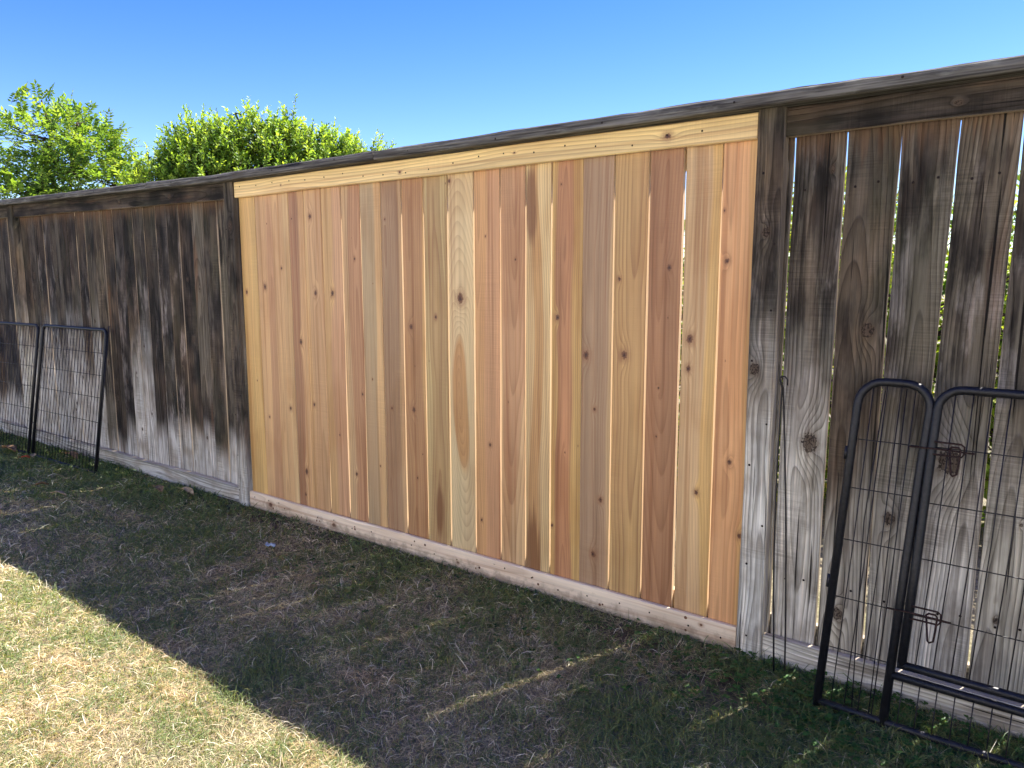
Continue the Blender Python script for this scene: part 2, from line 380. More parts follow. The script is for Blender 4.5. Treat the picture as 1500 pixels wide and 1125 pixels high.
# ------------------------------------------------------------------ house and patio added unseen behind the camera, to bounce sun onto the fence
def box_mesh(name, boxes):
    V, F = [], []
    for (x0, y0, z0, x1, y1, z1) in boxes:
        b = len(V)
        V += [(x0, y0, z0), (x1, y0, z0), (x1, y1, z0), (x0, y1, z0), (x0, y0, z1), (x1, y0, z1), (x1, y1, z1), (x0, y1, z1)]
        F += [tuple(b + i for i in f) for f in ((0, 3, 2, 1), (4, 5, 6, 7), (0, 1, 5, 4), (1, 2, 6, 5), (2, 3, 7, 6), (3, 0, 4, 7))]
    return pydata(name, V, F)
hs = tag(empty('added_stucco_house', (1.5, -8.0, 0)), 'pale two-storey stucco house added unseen behind the camera to bounce sunlight', 'house')
stucco = simple('cream_stucco', (.80, .785, .755), .9, .2, 0, .05, 30, .004)
ops = [(-8.2, -6.6, 1.0, 2.2), (-3.4, -1.4, .9, 2.2), (1.6, 4.0, .02, 2.15), (6.6, 8.0, 1.0, 2.2), (-7.9, -6.5, 3.7, 4.8), (-2.9, -1.5, 3.7, 4.8), (2.6, 4.0, 3.7, 4.8), (6.8, 8.2, 3.7, 4.8)]
xs_ = sorted({-10.5, 10.5} | {o[0] for o in ops} | {o[1] for o in ops}); zs_ = sorted({-.05, 5.4} | {o[2] for o in ops} | {o[3] for o in ops})
V, F = [], []
for i in range(len(xs_) - 1):
    for j in range(len(zs_) - 1):
        cx_, cz_ = (xs_[i] + xs_[i + 1]) / 2, (zs_[j] + zs_[j + 1]) / 2
        if any(o[0] < cx_ < o[1] and o[2] < cz_ < o[3] for o in ops): continue
        b = len(V); V += [(xs_[i], 0, zs_[j]), (xs_[i + 1], 0, zs_[j]), (xs_[i + 1], 0, zs_[j + 1]), (xs_[i], 0, zs_[j + 1])]; F.append((b + 3, b + 2, b + 1, b))
for x_ in (-10.5, 10.5):
    b = len(V); V += [(x_, 0, -.05), (x_, -8, -.05), (x_, -8, 5.4), (x_, 0, 5.4)]; F.append((b, b + 1, b + 2, b + 3))
b = len(V); V += [(-10.5, -8, -.05), (10.5, -8, -.05), (10.5, -8, 5.4), (-10.5, -8, 5.4)]; F.append((b, b + 1, b + 2, b + 3))
link('wall', pydata('wall', V, F), stucco, hs)
glass = simple('window_glass', (.02, .025, .03), .05, .6); white = simple('white_frame', (.75, .75, .73), .5, .4)
for o_ in ops:
    a0, a1, c0, c1 = o_
    fr = link('window', box_mesh('window', [(a0, -.12, c0, a0 + .06, .015, c1), (a1 - .06, -.12, c0, a1, .015, c1), (a0 + .06, -.12, c1 - .06, a1 - .06, .015, c1), (a0 + .06, -.12, c0, a1 - .06, .015, c0 + .06), ((a0 + a1) / 2 - .025, -.10, c0 + .06, (a0 + a1) / 2 + .025, .0, c1 - .06)]), white, hs)
    link('pane', box_mesh('pane', [(a0 + .05, -.07, c0 + .05, a1 - .05, -.06, c1 - .05)]), glass, fr)
link('roof', pydata('roof', [(-10.9, .45, 5.35), (10.9, .45, 5.35), (10.9, -8.45, 5.35), (-10.9, -8.45, 5.35), (-7, -4, 7.3), (7, -4, 7.3)], [(0, 1, 5, 4), (1, 2, 5), (2, 3, 4, 5), (3, 0, 4), (3, 2, 1, 0)]), simple('roof_shingle', (.12, .09, .075), .9, .2, 0, .3, 20), hs)
pt = link('added_patio', box_mesh('added_patio', [(-8.0, -7.98, -.1, 10.5, -5.2, .035)]), simple('added_patio_concrete', (.48, .46, .42), .9, .2, 0, .12, 9)); tag(pt, kind='structure')  # patio added out of view as a pale reflector for the sun

# ------------------------------------------------------------------ posts
def post(x0, x1, label, pale, kn):
    zt = ztop(x0)
    o = link('fence_post', board_mesh(x1 - x0, zt + .28, .092, .005, .0015, 14, name='post'), M['old'], None, ((x0 + x1) / 2, -.012, -.28))
    wood_props(o, pith=(.02, .05, .01), ring=130, knots=kn, pale_height=pale, pale_span=.30, lightness=.35, bloom=.5, rust=.1, top_edge=9., pale_tone=[.64, .64, .57], edge_pale=.3 if x0 > 2 else .0)  # right post's side face painted paler for its bright strip of light
    tag(o, label, 'fence post')
    hs = [(random.choice((-.02, .022)), z) for z in np.arange(.12, zt - .1, .19)]
    nails_obj('nail', [(x + random.uniform(-.012, .012), 0, z + .28 + random.uniform(-.05, .05)) for x, z in hs], .0045, M['nail_old'], o)
    return o
post(2.943, 3.030, 'weathered grey wooden fence post with dark nail holes right of the new cedar boards', .95, [(.0, 1.75, .012), (-.02, 1.30, .010)])
post(-.092, -.004, 'narrow weathered fence post left of the new cedar boards', .28, [(.01, 1.9, .012), (.0, 1.4, .012)])
post(-3.13, -3.035, 'dark weathered fence post behind the left wire pen at the photo edge', .9, [(.0, 1.6, .014)])
post(5.95, 6.04, 'weathered fence post far right beyond the black pen', .9, [])
post(-6.1, -6.01, 'weathered fence post at the far left end', .9, [])

# ------------------------------------------------------------------ new panel
def lin(r, g, b, k=1.):
    c = lambda v: (v / 255) ** 2.2 * k
    return (c(r), c(g), c(b))
K = .98
pn = tag(empty('cedar_fence_panel', (1.468, .03, 0)), 'new orange-tan cedar fence panel of upright boards between two grey posts', 'fence panel')
off = Vector((-1.468, -.03, 0))
edges = [0, .15, .30, .445, .57, .71, .86, 1.0, 1.143, 1.28, 1.42, 1.566, 1.716, 1.859, 1.991, 2.118, 2.264, 2.401, 2.544, 2.679, 2.8175, 2.94]
gaps = [.007, .001, .0015, .001, .003, .0045, .0062, .0060, .003, .0082, .0068, .0084, .007, .0068, .0065, .0074, .0008, .0066, .0066, .0108, .0066, .006]   # gap at each edge
T = lambda *c: lin(*c, k=K)
tan, pink, pale, brown = T(206, 160, 108), T(196, 146, 112), T(220, 186, 140), T(160, 112, 84)
# (heart tone, outer tone, heart_edge, pith, ring_rate, ring_strength, knots[(xworld,z,r)], flames)
B = [
 (T(206, 164, 104), T(206, 164, 104), 9, (.05, .06, .0), 80, .25, [(.04, 1.25, .008), (.10, .75, .008)], []),
 (T(186, 138, 104), T(205, 160, 116), .055, (.05, .03, .01), 110, .3, [(.21, 1.28, .009), (.20, .55, .008), (.25, 1.62, .006)], []),
 (T(204, 160, 116), T(222, 186, 138), .075, (-.03, .02, .01), 100, .3, [(.37, 1.38, .007), (.40, .62, .007)], []),
 (T(158, 112, 86), T(202, 156, 112), .065, (-.05, .03, .0), 90, .35, [(.508, .99, .011), (.514, .281, .012), (.47, 1.636, .010), (.50, .15, .012)], []),
 (T(196, 152, 112), T(206, 164, 116), .08, (.02, .05, .0), 90, .3, [(.62, 1.64, .010), (.644, 1.25, .008), (.60, .66, .006)], []),
 (T(190, 144, 112), T(202, 158, 110), .10, (.07, .06, .0), 100, .3, [(.78, 1.25, .009), (.80, .52, .007)], []),
 (T(172, 124, 94), T(208, 168, 126), .062, (.05, .02, .006), 80, .4, [(.95, 1.42, .009), (.98, .75, .010), (.92, .33, .006)], []),
 (T(166, 142, 112), T(204, 162, 116), .10, (-.07, .03, .0), 120, .3, [(1.059, .832, .009), (1.08, 1.30, .005), (1.10, .4, .006)], []),
 (T(152, 120, 96), T(188, 150, 112), .085, (-.03, .02, .0), 110, .45, [(1.17, 1.60, .010), (1.19, .70, .009)], []),
 (T(172, 126, 90), T(202, 160, 106), .085, (-.02, .03, .0), 90, .35, [(1.337, .708, .010), (1.352, .379, .010), (1.33, 1.1, .010), (1.39, .5, .007)], []),
 (T(172, 140, 98), T(184, 158, 112), .06, (.0, .03, .012), 85, .45, [(1.49, 1.15, .006)], [(1.50, .25, .030)]),
 (T(186, 138, 92), T(214, 188, 146), .042, (.0, .105, -.15), 120, .26, [(1.637, 1.236, .013), (1.580, 1.744, .012)], []),
 (T(204, 152, 104), T(206, 152, 112), .05, (-.06, .02, .0), 120, .35, [(1.80, .60, .010), (1.78, 1.5, .008), (1.75, .25, .006)], []),
 (T(188, 140, 106), T(208, 168, 126), .08, (.01, .10, -.05), 90, .35, [(1.94, 1.40, .006), (1.90, .80, .006)], []),
 (T(196, 150, 100), T(222, 190, 140), .022, (-.012, .005, .0), 95, .45, [], [(2.018, 1.62, .034), (2.032, .13, .045)]),
 (T(174, 118, 86), T(204, 162, 102), .045, (-.01, .02, .002), 120, .4, [(2.150, 1.167, .021), (2.163, 1.686, .009), (2.13, .30, .009), (2.19, .62, .006)], []),
 (T(166, 132, 104), T(186, 152, 112), .09, (-.02, .03, .0), 95, .35, [(2.285, 1.024, .012), (2.327, .812, .010), (2.36, .45, .010), (2.33, .22, .012)], []),
 (T(186, 146, 98), T(204, 164, 112), .095, (.02, .06, -.02), 85, .5, [(2.455, 1.034, .012), (2.43, 1.32, .006)], []),
 (T(150, 104, 78), T(158, 110, 82), .06, (.01, .09, -.06), 85, .45, [(2.595, .737, .008), (2.60, .92, .009), (2.63, 1.36, .007), (2.63, 1.18, .005)], []),
 (T(202, 164, 124), T(206, 162, 104), .105, (-.06, .04, .0), 100, .25, [(2.717, 1.107, .009), (2.715, 1.0, .008), (2.76, .55, .006)], []),
 (T(214, 156, 112), T(212, 164, 110), .08, (-.02, .05, .0), 100, .3, [(2.845, 1.38, .012), (2.88, .68, .009), (2.925, .42, .012), (2.83, 1.55, .009)], []),
]
for i, (a, b, he, pith, rr, rs, kn, fl) in enumerate(B):
    x0, x1 = edges[i] + gaps[i] / 2, edges[i + 1] - gaps[i + 1] / 2
    wd = x1 - x0; cx = (x0 + x1) / 2
    L = 1.72; z0 = .055
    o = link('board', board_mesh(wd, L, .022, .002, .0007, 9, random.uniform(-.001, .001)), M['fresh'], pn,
             Vector((cx, .0215 + random.uniform(0, .003), z0)) + off, (0, R(random.uniform(-.03, .03)), 0))
    wood_props(o, 3.1 * i + .7, pith, rr, rs * 1.3, he, a, b, [(k[0] - cx, k[1] - z0, k[2]) for k in kn], [(k[0] - cx, k[1] - z0, k[2]) for k in fl])
def rail(name, x0, x1, z0, h, y0, t, mat, parent, off, tilt=0., ch=.003, **kw):
    o = link(name, board_mesh(h, x1 - x0, t, ch, kw.pop('wob', .0012), 20), M[mat], parent, Vector((x0, y0, z0 + h / 2)) + off, (0, R(90) + tilt, 0))
    wood_props(o, **kw); return o
pine, pine2 = lin(232, 196, 140, K), lin(222, 178, 124, K)
kx = lambda L: [(-(z), x, r) for x, z, r in L]
rail('top_trim', .001, 2.939, 1.772, .084, 0, .0195, 'fresh', pn, off, ring=70, rs=.55, heart=.09, pith=(.045, .01, .004), a=pine, b=pine2,
     knots=[(0.0, 2.62, .016), (.012, 1.30, .007), (.005, .42, .006), (-.01, 1.95, .006)])
rail('bottom_trim', .005, 2.936, -.004, .094, 0, .0195, 'fresh', pn, off, ring=55, rs=.35, heart=.05, pith=(-.02, .05, .012), a=lin(226, 200, 180, K), b=lin(230, 206, 184, K),
     knots=[(.0, .20, .013), (.01, .75, .011), (.015, 1.62, .012), (-.02, 2.80, .011)])
rail('bottom_trim_knot_strip', .3, .301, .2, .001, .010, .001, 'fresh', pn, off) if False else None
for z in (1.70, .06): rail('back_rail', .002, 2.938, z, .088, .048, .037, 'fresh', pn, off, a=pine2, b=pine2)
# nail heads and little knots on the trims
pts = [(x + random.uniform(-.01, .01) - 1.468, -.03 - .0004, (1.812 + random.uniform(-.018, .02))) for x in np.arange(.06, 2.9, .142)]
pts += [(x + random.uniform(-.01, .01) - 1.468, -.03 - .0004, (.045 + random.uniform(-.022, .02))) for x in np.arange(.05, 2.9, .142)]
nails_obj('nail', pts, .0038, M['nail_old'], pn)
rk = random.Random(4)
for sz, m in ((.0075, 'knot'), (.0055, 'knot')):
    nails_obj('knot', [(x + rk.uniform(-.08, .08) - 1.468, -.03 + .0004, rk.uniform(.02, .078)) for x in np.arange(.12 + sz * 20, 2.9, .36)], sz, M[m], pn)

# ------------------------------------------------------------------ old panels
def old_board(parent, off, cxb, cxt, wd, y, pale, span, kn=(), lightness=0., bloom=.5, rust=.3, tone=(.42, .40, .34), seed=None, ring=90, z0=.05, top=1.80, pith=None, taper=0., wob=.0016):
    L = top - z0; ang = math.atan2(cxt - cxb, L)
    o = link('board', board_mesh(wd, L, .021, .0035, wob, 12, random.uniform(-.003, .004)), M['old'], parent, Vector((cxb, y, z0)) + off, (0, ang, 0))
    wood_props(o, seed=seed, pith=pith, ring=ring, knots=[(k[0] - (cxb + (cxt - cxb) * (k[1] - z0) / L), k[1] - z0, k[2]) for k in kn],
               pale_height=float(pale), pale_span=float(span), lightness=float(lightness), bloom=float(bloom), rust=float(rust), top_edge=float(top - .03), pale_tone=[float(v) for v in tone])
    return o
# right bay
pr = tag(empty('old_fence_panel', (4.5, .03, 0)), 'old blackened and greyed fence panel behind the black pen on the right', 'fence panel', 'old weathered fence panels')
off = Vector((-4.5, -.03, 0))
# (left edge top, left edge bottom, right edge top, right edge bottom)
RB = [(3.031, 3.031, 3.0450, 3.0365, .8, .3, (), 0, .3, .1),
      (3.0520, 3.0455, 3.2055, 3.1920, .90, .36, [(3.145, .782, .020), (3.17, 1.66, .006)], .1, .9, .35),
      (3.2100, 3.2020, 3.3578, 3.3400, .55, .4, [(3.300, 1.16, .014), (3.262, .22, .016)], .0, .25, .35),
      (3.3625, 3.3465, 3.5088, 3.4650, .62, .42, [(3.398, .572, .020)], .05, .45, .3),
      (3.5145, 3.4740, 3.6580, 3.6335, .70, .34, [(3.548, .775, .024)], .05, .8, .75),
      (3.6645, 3.6425, 3.80, 3.79, .72, .34, [(3.70, .32, .010), (3.74, .62, .008)], .1, .5, .2),
      (3.814, 3.80, 3.955, 3.945, .7, .3, (), .1, .5, .2)]
for i, (lt, lb, rt, rb_, pa, sp, kn, li, blm, ru) in enumerate(RB):
    wt, wb = rt - lt, rb_ - lb; wd = (wt + wb) / 2
    o = old_board(pr, off, (lb + rb_) / 2, (lt + rt) / 2, wd, .0305 + random.uniform(0, .003), pa, sp, kn, (.5, .55, .25, .5, .5, .5, .4)[i], (.5, 1., .3, .8, 1., .7, .5)[i], ru * .6,
                  tone=(.66, .63, .54) if i in (4, 1) else (.50, .47, .38), ring=115, z0=.045, pith=(random.uniform(-.03, .03), .05, random.uniform(-.05, .05)), seed=40 + i * 2.3)
    o['brownness'] = (.2, .25, .7, .15, .3, .1, .2)[i]
    k = (wt - wb) / 2
    for v in o.data.vertices: v.co.x *= 1 + (k / wd) * (v.co.z / 1.755 * 2 - 1)
x = 3.958
while x < 5.90:
    old_board(pr, off, x + .07, x + .07, .138, .031, .7, .3, ring=110); x += .146
rail('top_trim', 3.032, 5.948, 1.768, .089, 0, .028, 'old', pr, off, ring=75, pith=(.02, .05, .006), knots=[(.005, .475, .015), (0, 1.8, .014)],
     pale_height=-2., pale_span=.1, lightness=.05, bloom=.25, rust=.15, top_edge=9., pale_tone=[.4, .38, .3], wob=.0018)
rail('bottom_trim', 3.032, 5.948, -.004, .096, 0, .028, 'old', pr, off, ring=140, pith=(.03, .06, .004), pale_height=1., pale_span=.3, lightness=.3, bloom=.6, rust=.1, top_edge=9., pale_tone=[.62, .60, .53], wob=.0018)
for z in (1.70, .06): rail('back_rail', 3.032, 5.948, z - (.0 if z < 1 else -.075), .088, .0575, .034, 'old', pr, off, pale_height=.4, pale_span=.2, lightness=.2, bloom=.4, rust=.2, top_edge=9., pale_tone=[.4, .38, .3])
nails_obj('nail', [(b - 4.5 + dx, -.0005 + .0, z) for b in (3.12, 3.27, 3.43, 3.58, 3.73) for dx, z in ((-.03, 1.60), (.035, 1.61), (-.03, .30), (.03, .31))], .004, M['nail_old'], pr)
# left bay
def left_bay(x0, x1, label, seed0):
    p = tag(empty('old_fence_panel', ((x0 + x1) / 2, .03, 0)), label, 'fence panel', 'old weathered fence panels')
    off = Vector((-(x0 + x1) / 2, -.03, 0))
    x = x1 - .004; i = 0
    while x - .10 > x0:
        wd = random.uniform(.126, .140); wd = min(wd, x - x0)
        g = (.010, .002, .003, .009, .002, .009, .0035, .010, .002, .003)[i % 10]
        frac = (x1 - x) / 3.
        if frac < .35: pale, sp = .33 + random.uniform(-.07, .08), .10
        elif frac < .55: pale, sp = .17 + random.uniform(-.05, .14), .12
        else: pale, sp = .70 + random.uniform(-.12, .2), .40
        if i in (7, 8): pale, sp = .75, .45
        lean = random.uniform(-.006, .006)
        old_board(p, off, x - wd / 2 + lean, x - wd / 2 - lean * .5, wd, .031 + random.uniform(0, .003), pale, sp,
                  [(x - wd * random.uniform(.3, .7), random.uniform(.3, 1.6), random.uniform(.005, .011)), (x - wd * random.uniform(.3, .7), random.uniform(.3, 1.7), random.uniform(.004, .012))],
                  random.choice((0, 0, .1, .3, .75)), random.choice((.1, .3, .6, 1.)), random.choice((.1, .2, .9 if i in (8, 9, 10, 2) else .2)), tone=(.57, .56, .51), ring=105, seed=seed0 + i * 1.7,
                  top=ztop(x) - .05)
        x -= wd + g; i += 1
    tl = math.atan(-.0165)
    rail('top_trim', x0 + .001, x1 - .001, ztop(x0) - .092, .088, 0, .028, 'old', p, off, tilt=.0165, ring=80, pith=(.02, .05, .006), knots=[(0, 2.35, .012), (.01, 1.72, .010)],
         pale_height=-2., pale_span=.1, lightness=.0, bloom=.25, rust=.45, top_edge=9., pale_tone=[.4, .38, .3], wob=.002)
    rail('bottom_trim', x0 + .001, x1 - .001, .0, .098, -.004, .030, 'old', p, off, ring=100, pith=(.03, .06, .004), pale_height=1., pale_span=.3, lightness=.3, bloom=.8, rust=.05, top_edge=9., pale_tone=[.50, .50, .46], wob=.003)
    for z in (1.72, .06): rail('back_rail', x0 + .001, x1 - .001, z, .088, .0575, .034, 'old', p, off, pale_height=.4, pale_span=.2, lightness=.2, bloom=.4, rust=.2, top_edge=9., pale_tone=[.4, .38, .3])
    return p
left_bay(-3.034, -.093, 'old dark fence panel between the two posts left of the new cedar boards', 80)
left_bay(-6.009, -3.131, 'old dark fence panel at the far left edge behind the wire pen', 140)

# ------------------------------------------------------------------ cap
cp = tag(empty('fence_cap_rail', (0, .02, 1.88)), 'long dark grey lichen-spotted cap rail lying along the whole fence top', 'fence cap')
def cap_piece(xa, xb, seed):
    L = xb - xa; n = int(L / .06); V, F = [], []
    for i in range(n + 1):
        x = xa + L * i / n; zb = ztop(x) - .001; wv = mnoise.noise(Vector((x * 3, seed, 0))) * .003
        j = lambda s: mnoise.noise(Vector((x * 9, seed, s * 7.))) * .0035
        yf, yb, h = -.058 + j(1), .098 + j(2), .043
        for y, z in ((yf + .004, 0), (yf, .005), (yf + j(5) * .5, h * .55), (yf + .003 + j(3), h - .007), (yf + .012, h + j(4)), (yb - .01, h), (yb, h - .008), (yb, .004), (yb - .004, 0)):
            V.append((x, y - .02, zb + z + wv * (1 if z > .01 else 0) - 1.88))
    for i in range(n):
        for k in range(9): F.append((i * 9 + k, i * 9 + 9 + k, i * 9 + 9 + (k + 1) % 9, i * 9 + (k + 1) % 9))
    F.append(tuple(range(9))); F.append(tuple(n * 9 + k for k in reversed(range(9))))
    me = pydata('cap_board', V, F)
    # shader expects the length along local z
    me.transform(Matrix.Rotation(R(-90), 4, 'Y'))
    o = link('cap_board', me, M['cap'], cp, (0, 0, 0), (0, R(90), 0))
    wood_props(o, seed=seed, ring=60)
for s, (a, b) in enumerate(((-7.5, -4.2), (-4.197, -.857), (-.853, 1.187), (1.192, 4.3), (4.303, 7.5))): cap_piece(a, b, 5.5 + s * 3.3)

V, F = [], []
for x_ in np.arange(-3.0, 4.2, .49):                      # nail heads on the cap's front edge
    c_ = len(V); yy, zz = -.0785, ztop(x_) - 1.88 + .020 + random.uniform(-.006, .006)
    V.append((x_, yy - .0015, zz)); V += [(x_ + .004 * math.cos(k * math.pi / 4), yy, zz + .004 * math.sin(k * math.pi / 4)) for k in range(8)]
    F += [(c_, c_ + 1 + k, c_ + 1 + (k + 1) % 8) for k in range(8)]
o = link('nail', pydata('nail', V, F), M['nail_old'], cp); o['kind'] = 'stuff'

# ------------------------------------------------------------------ pens
def arc(cx, cy, r, a0, a1, n=6): return [(cx + r * math.cos(R(a0 + (a1 - a0) * i / n)), cy + r * math.sin(R(a0 + (a1 - a0) * i / n))) for i in range(n + 1)]
def pen_frame(p, s0, s1, h, r, P, rt=.0125, bottom=True, t0=.012):
    pts = [(s0, t0)] + arc(s0 + r, h - r, r, 180, 90) + arc(s1 - r, h - r, r, 90, 0) + [(s1, t0)]
    o = tube_obj('frame', [[P(*q) for q in pts]], rt, M['steel'], p)
    return o
def make_pen_panel(P, parent, s0, s1, h, rows, dx, r=.04, rt=.0118):
    fr = pen_frame(parent, s0, s1, h, r, P, rt)
    tube_obj('bottom_bar', [[P(s0, .014), P(s1, .014)]], .0085, M['steel'], parent)
    ws = []
    n = int(round((s1 - s0) / dx)); 
    for i in range(1, n): s = s0 + (s1 - s0) * i / n; ws.append([P(s, .014, .003), P(s + random.uniform(-.002, .002), h * .5, .003), P(s, h - .004, .003)])
    for t in rows: ws.append([P(s0, t, -.001), P((s0 + s1) / 2, t, -.001), P(s1, t, -.001)])
    tube_obj('wire_mesh', ws, .0021, M['wire'], parent, 5)

def leaner(xb, yb, yt, skew, zt=1.0, yaw=0.):
    """function mapping panel (s, t, out) to local coordinates: panel leans back against the fence"""
    up = Vector((skew, yt - yb, zt)).normalized(); al = Vector((math.cos(yaw), math.sin(yaw), 0)); nn = al.cross(up).normalized()
    return lambda s, t, o=0.: al * s + up * t + nn * o
# left pen: two hinged panels
pl_ = tag(empty('wire_pen', (-2.43, -.24, .0)), 'folding black wire pen with rows of thin bars leaning on the old fence at left', 'pet pen')
PA = leaner(0, -.24, -.035, -.12, 1.0, R(1.5))
make_pen_panel(PA, pl_, .0, .965, 1.0, (.20, .355, .525, .68, .835), .047)
PB = leaner(0, -.24, -.035, -.14, 1.0, R(3))
make_pen_panel(PB, pl_, -.86, -.062, 1.0, (.20, .355, .525, .68, .835), .047)
tube_obj('hinge', [[PA(-.062, .25, 0), PA(-.0, .25, 0)]], .003, M['rusty'], pl_, 5)
tube_obj('hinge', [[PA(-.062, .8, 0), PA(-.0, .8, 0)]], .003, M['rusty'], pl_, 5)
tube_obj('hinge_pin', [[PA(.985, .06, 0), PA(.992, 1.03, 0)]], .0035, M['wire'], pl_, 6)

# right pen: panel with a door
pr_ = tag(empty('wire_pen_gate', (3.27, -.2, .0)), 'black metal pen panel with a latched wire door leaning on the old fence at right', 'pet pen')
PR = leaner(0, -.2, -.035, .034, 1.0, R(-1.0))
rt = .0128
# outer frame with its narrow fixed part
pts = [(.0, .012)] + arc(.07, .955, .07, 180, 90) + arc(.128, .955, .07, 90, 0) + [(.194, .80), (.190, .5), (.188, .012)]
tube_obj('frame', [[PR(*q) for q in pts]], rt, M['steel'], pr_, 10)
tube_obj('frame', [[PR(.655, .012), PR(.655, .5), PR(.655, .95)] + [PR(.655, .98)]], rt, M['steel'], pr_, 10)
tube_obj('bottom_bar', [[PR(-.004, .026), PR(.3, .024), PR(.66, .026)]], .0115, M['steel'], pr_, 8)
tube_obj('cross_bar', [[PR(.19, .168), PR(.655, .168)]], .012, M['steel'], pr_, 8)
ws = []
for s in (.040, .078, .117, .155): ws.append([PR(s, .014, .003), PR(s + .002, .5, .003), PR(s, 1.02, .003)])
for t in (.20, .357, .535, .695, .845): ws.append([PR(.0, t), PR(.19, t)])
for s in np.arange(.225, .65, .0445): ws.append([PR(s, .014, .003), PR(s, .168, .003)])
ws.append([PR(.098, .02, -.012), PR(.060, .60, -.014), PR(.070, 1.0, -.012)])
ws.append([PR(.145, .02, -.012), PR(.136, .55, -.014), PR(.128, 1.01, -.012)])
tube_obj('wire_mesh', ws, .0017, M['wire'], pr_, 6)
dr = link('door', None, None, pr_) if False else None
pts = [(.216, .206), (.217, .5)] + arc(.277, .958, .06, 180, 90) + arc(.57, .958, .06, 90, 0) + [(.630, .206)]
V, F = tube_vf([PR(*q, .004) for q in pts], rt, 10); tube_vf([PR(.206, .206, .004), PR(.632, .206, .004)], .012, 10, False, V, F)
door = link('door', pydata('door', V, F, True), M['steel'], pr_)
ws = []
for s in np.arange(.258, .62, .0445): ws.append([PR(s - .006, .206, .007), PR(s + .001, .6, .007), PR(s, 1.015, .007)])
for t in (.357, .522, .685, .848): ws.append([PR(.217, t, .003), PR(.630, t, .003)])
tube_obj('wire_mesh', ws, .0017, M['wire'], door, 6)
def latch(t):
    P = lambda s, tt, o=0.: PR(s, t + tt, o + .016)
    L = [[P(.160, .0), P(.235, .002), P(.325, .0)],
         [P(.222, .022), P(.29, .022), P(.298, .016), P(.300, -.004), P(.294, -.014), P(.222, -.014)],
         [P(.262, .006)] + [P(.262 + .012, -.066) + (PR(0, 0) * 0)] + [P(.278, -.070), P(.288, -.064), P(.290, -.03), P(.290, .006), P(.285, .012), P(.268, .012), P(.262, .006)]]
    tube_obj('latch', L, .0028, M['rusty'], pr_, 6)
latch(.842); latch(.362)
for t in (.40, .80): tube_obj('hinge_bracket', [[PR(-.013, t - .02, .004), PR(-.013, t + .02, .004)]], .006, M['steel'], pr_, 8)
# second folded pen section stands just beyond, outside the frame
# ------------------------------------------------------------------ hooked rods leaning on the fence
st = tag(empty('hooked_wire_rods', (3.115, -.1, 0)), 'pair of thin black hooked wire rods standing against the old fence beside the right post', 'garden stake')
def hk(x, y, z): return Vector((x - 3.115, y + .1, z))
def rod(xb, yb, xt, bow):
    pts = [hk(xb, yb, -.03)]
    for i in range(1, 7):
        f = i / 7; pts.append(hk(xb + (xt - xb) * f + bow * math.sin(math.pi * f), yb + (-.016 - yb) * f, .97 * f))
    top = hk(xt, -.016, .965)
    return pts + [top]
tube_obj('rod', [rod(3.098, -.07, 3.062, -.012) + [hk(3.056, -.018, .985), hk(3.055, -.02, .997), hk(3.062, -.022, 1.004), hk(3.072, -.022, 1.003), hk(3.080, -.022, .994), hk(3.081, -.022, .975)]], .0030, M['wire'], st, 6)
tube_obj('rod', [rod(3.135, -.075, 3.066, .006) + [hk(3.060, -.024, .98), hk(3.058, -.024, .99)]], .0030, M['wire'], st, 6)

# ------------------------------------------------------------------ foliage
def leaf_cloud(name, centers, dirs, ups, length, width, tints, mat, parent, fold=.25):
    """many leaves in one mesh: each a folded pointed blade of 4 triangles"""
    n = len(centers); c = np.array(centers); d = np.array(dirs); u = np.array(ups)
    d /= np.linalg.norm(d, axis=1, keepdims=True)
    s = np.cross(d, u); s /= np.linalg.norm(s, axis=1, keepdims=True) + 1e-9; u = np.cross(s, d)
    L = np.array(length)[:, None]; W = np.array(width)[:, None]
    v = np.stack([c, c + d * L * .45 + s * W * .5 + u * W * fold, c + d * L * .5, c + d * L * .45 - s * W * .5 + u * W * fold, c + d * L - u * L * .08], 1).reshape(-1, 3)
    b = np.arange(n)[:, None] * 5
    f = np.stack([b + 0, b + 2, b + 1, b + 0, b + 3, b + 2, b + 1, b + 2, b + 4, b + 2, b + 3, b + 4], 1).reshape(-1)
    me = bpy.data.meshes.new(name); me.vertices.add(len(v)); me.vertices.foreach_set('co', v.ravel())
    nf = n * 4; me.loops.add(nf * 3); me.loops.foreach_set('vertex_index', f.astype(np.int32))
    me.polygons.add(nf); me.polygons.foreach_set('loop_start', np.arange(nf, dtype=np.int32) * 3)
    me.update(calc_edges=True)
    a = me.attributes.new('tint', 'FLOAT_COLOR', 'POINT'); t = np.ones((n, 5, 4)); t[:, :, :3] = np.array(tints)[:, None, :]
    a.data.foreach_set('color', t.ravel())
    return link(name, me, mat, parent)
def curve_pts(a, b, n, sag, rnd):
    a, b = Vector(a), Vector(b); out = []
    off = Vector((rnd.uniform(-1, 1), rnd.uniform(-1, 1), 0)) * (b - a).length * .12
    for i in range(n + 1):
        t = i / n; out.append(a.lerp(b, t) + off * math.sin(math.pi * t) + Vector((0, 0, sag * math.sin(math.pi * t))))
    return out
def rand_in_lumps(lumps, n, rnd, shell=.0):
    tot = sum(l[3] ** 2.4 * (l[4] if len(l) > 4 else 1) for l in lumps); out = []
    for l in lumps:
        k = max(3, int(n * l[3] ** 2.4 * (l[4] if len(l) > 4 else 1) / tot))
        for _ in range(k):
            while True:
                v = Vector((rnd.uniform(-1, 1), rnd.uniform(-1, 1), rnd.uniform(-1, 1)))
                if shell < v.length < 1: break
            out.append((Vector(l[:3]) + v * l[3], v.normalized(), l))
    return out

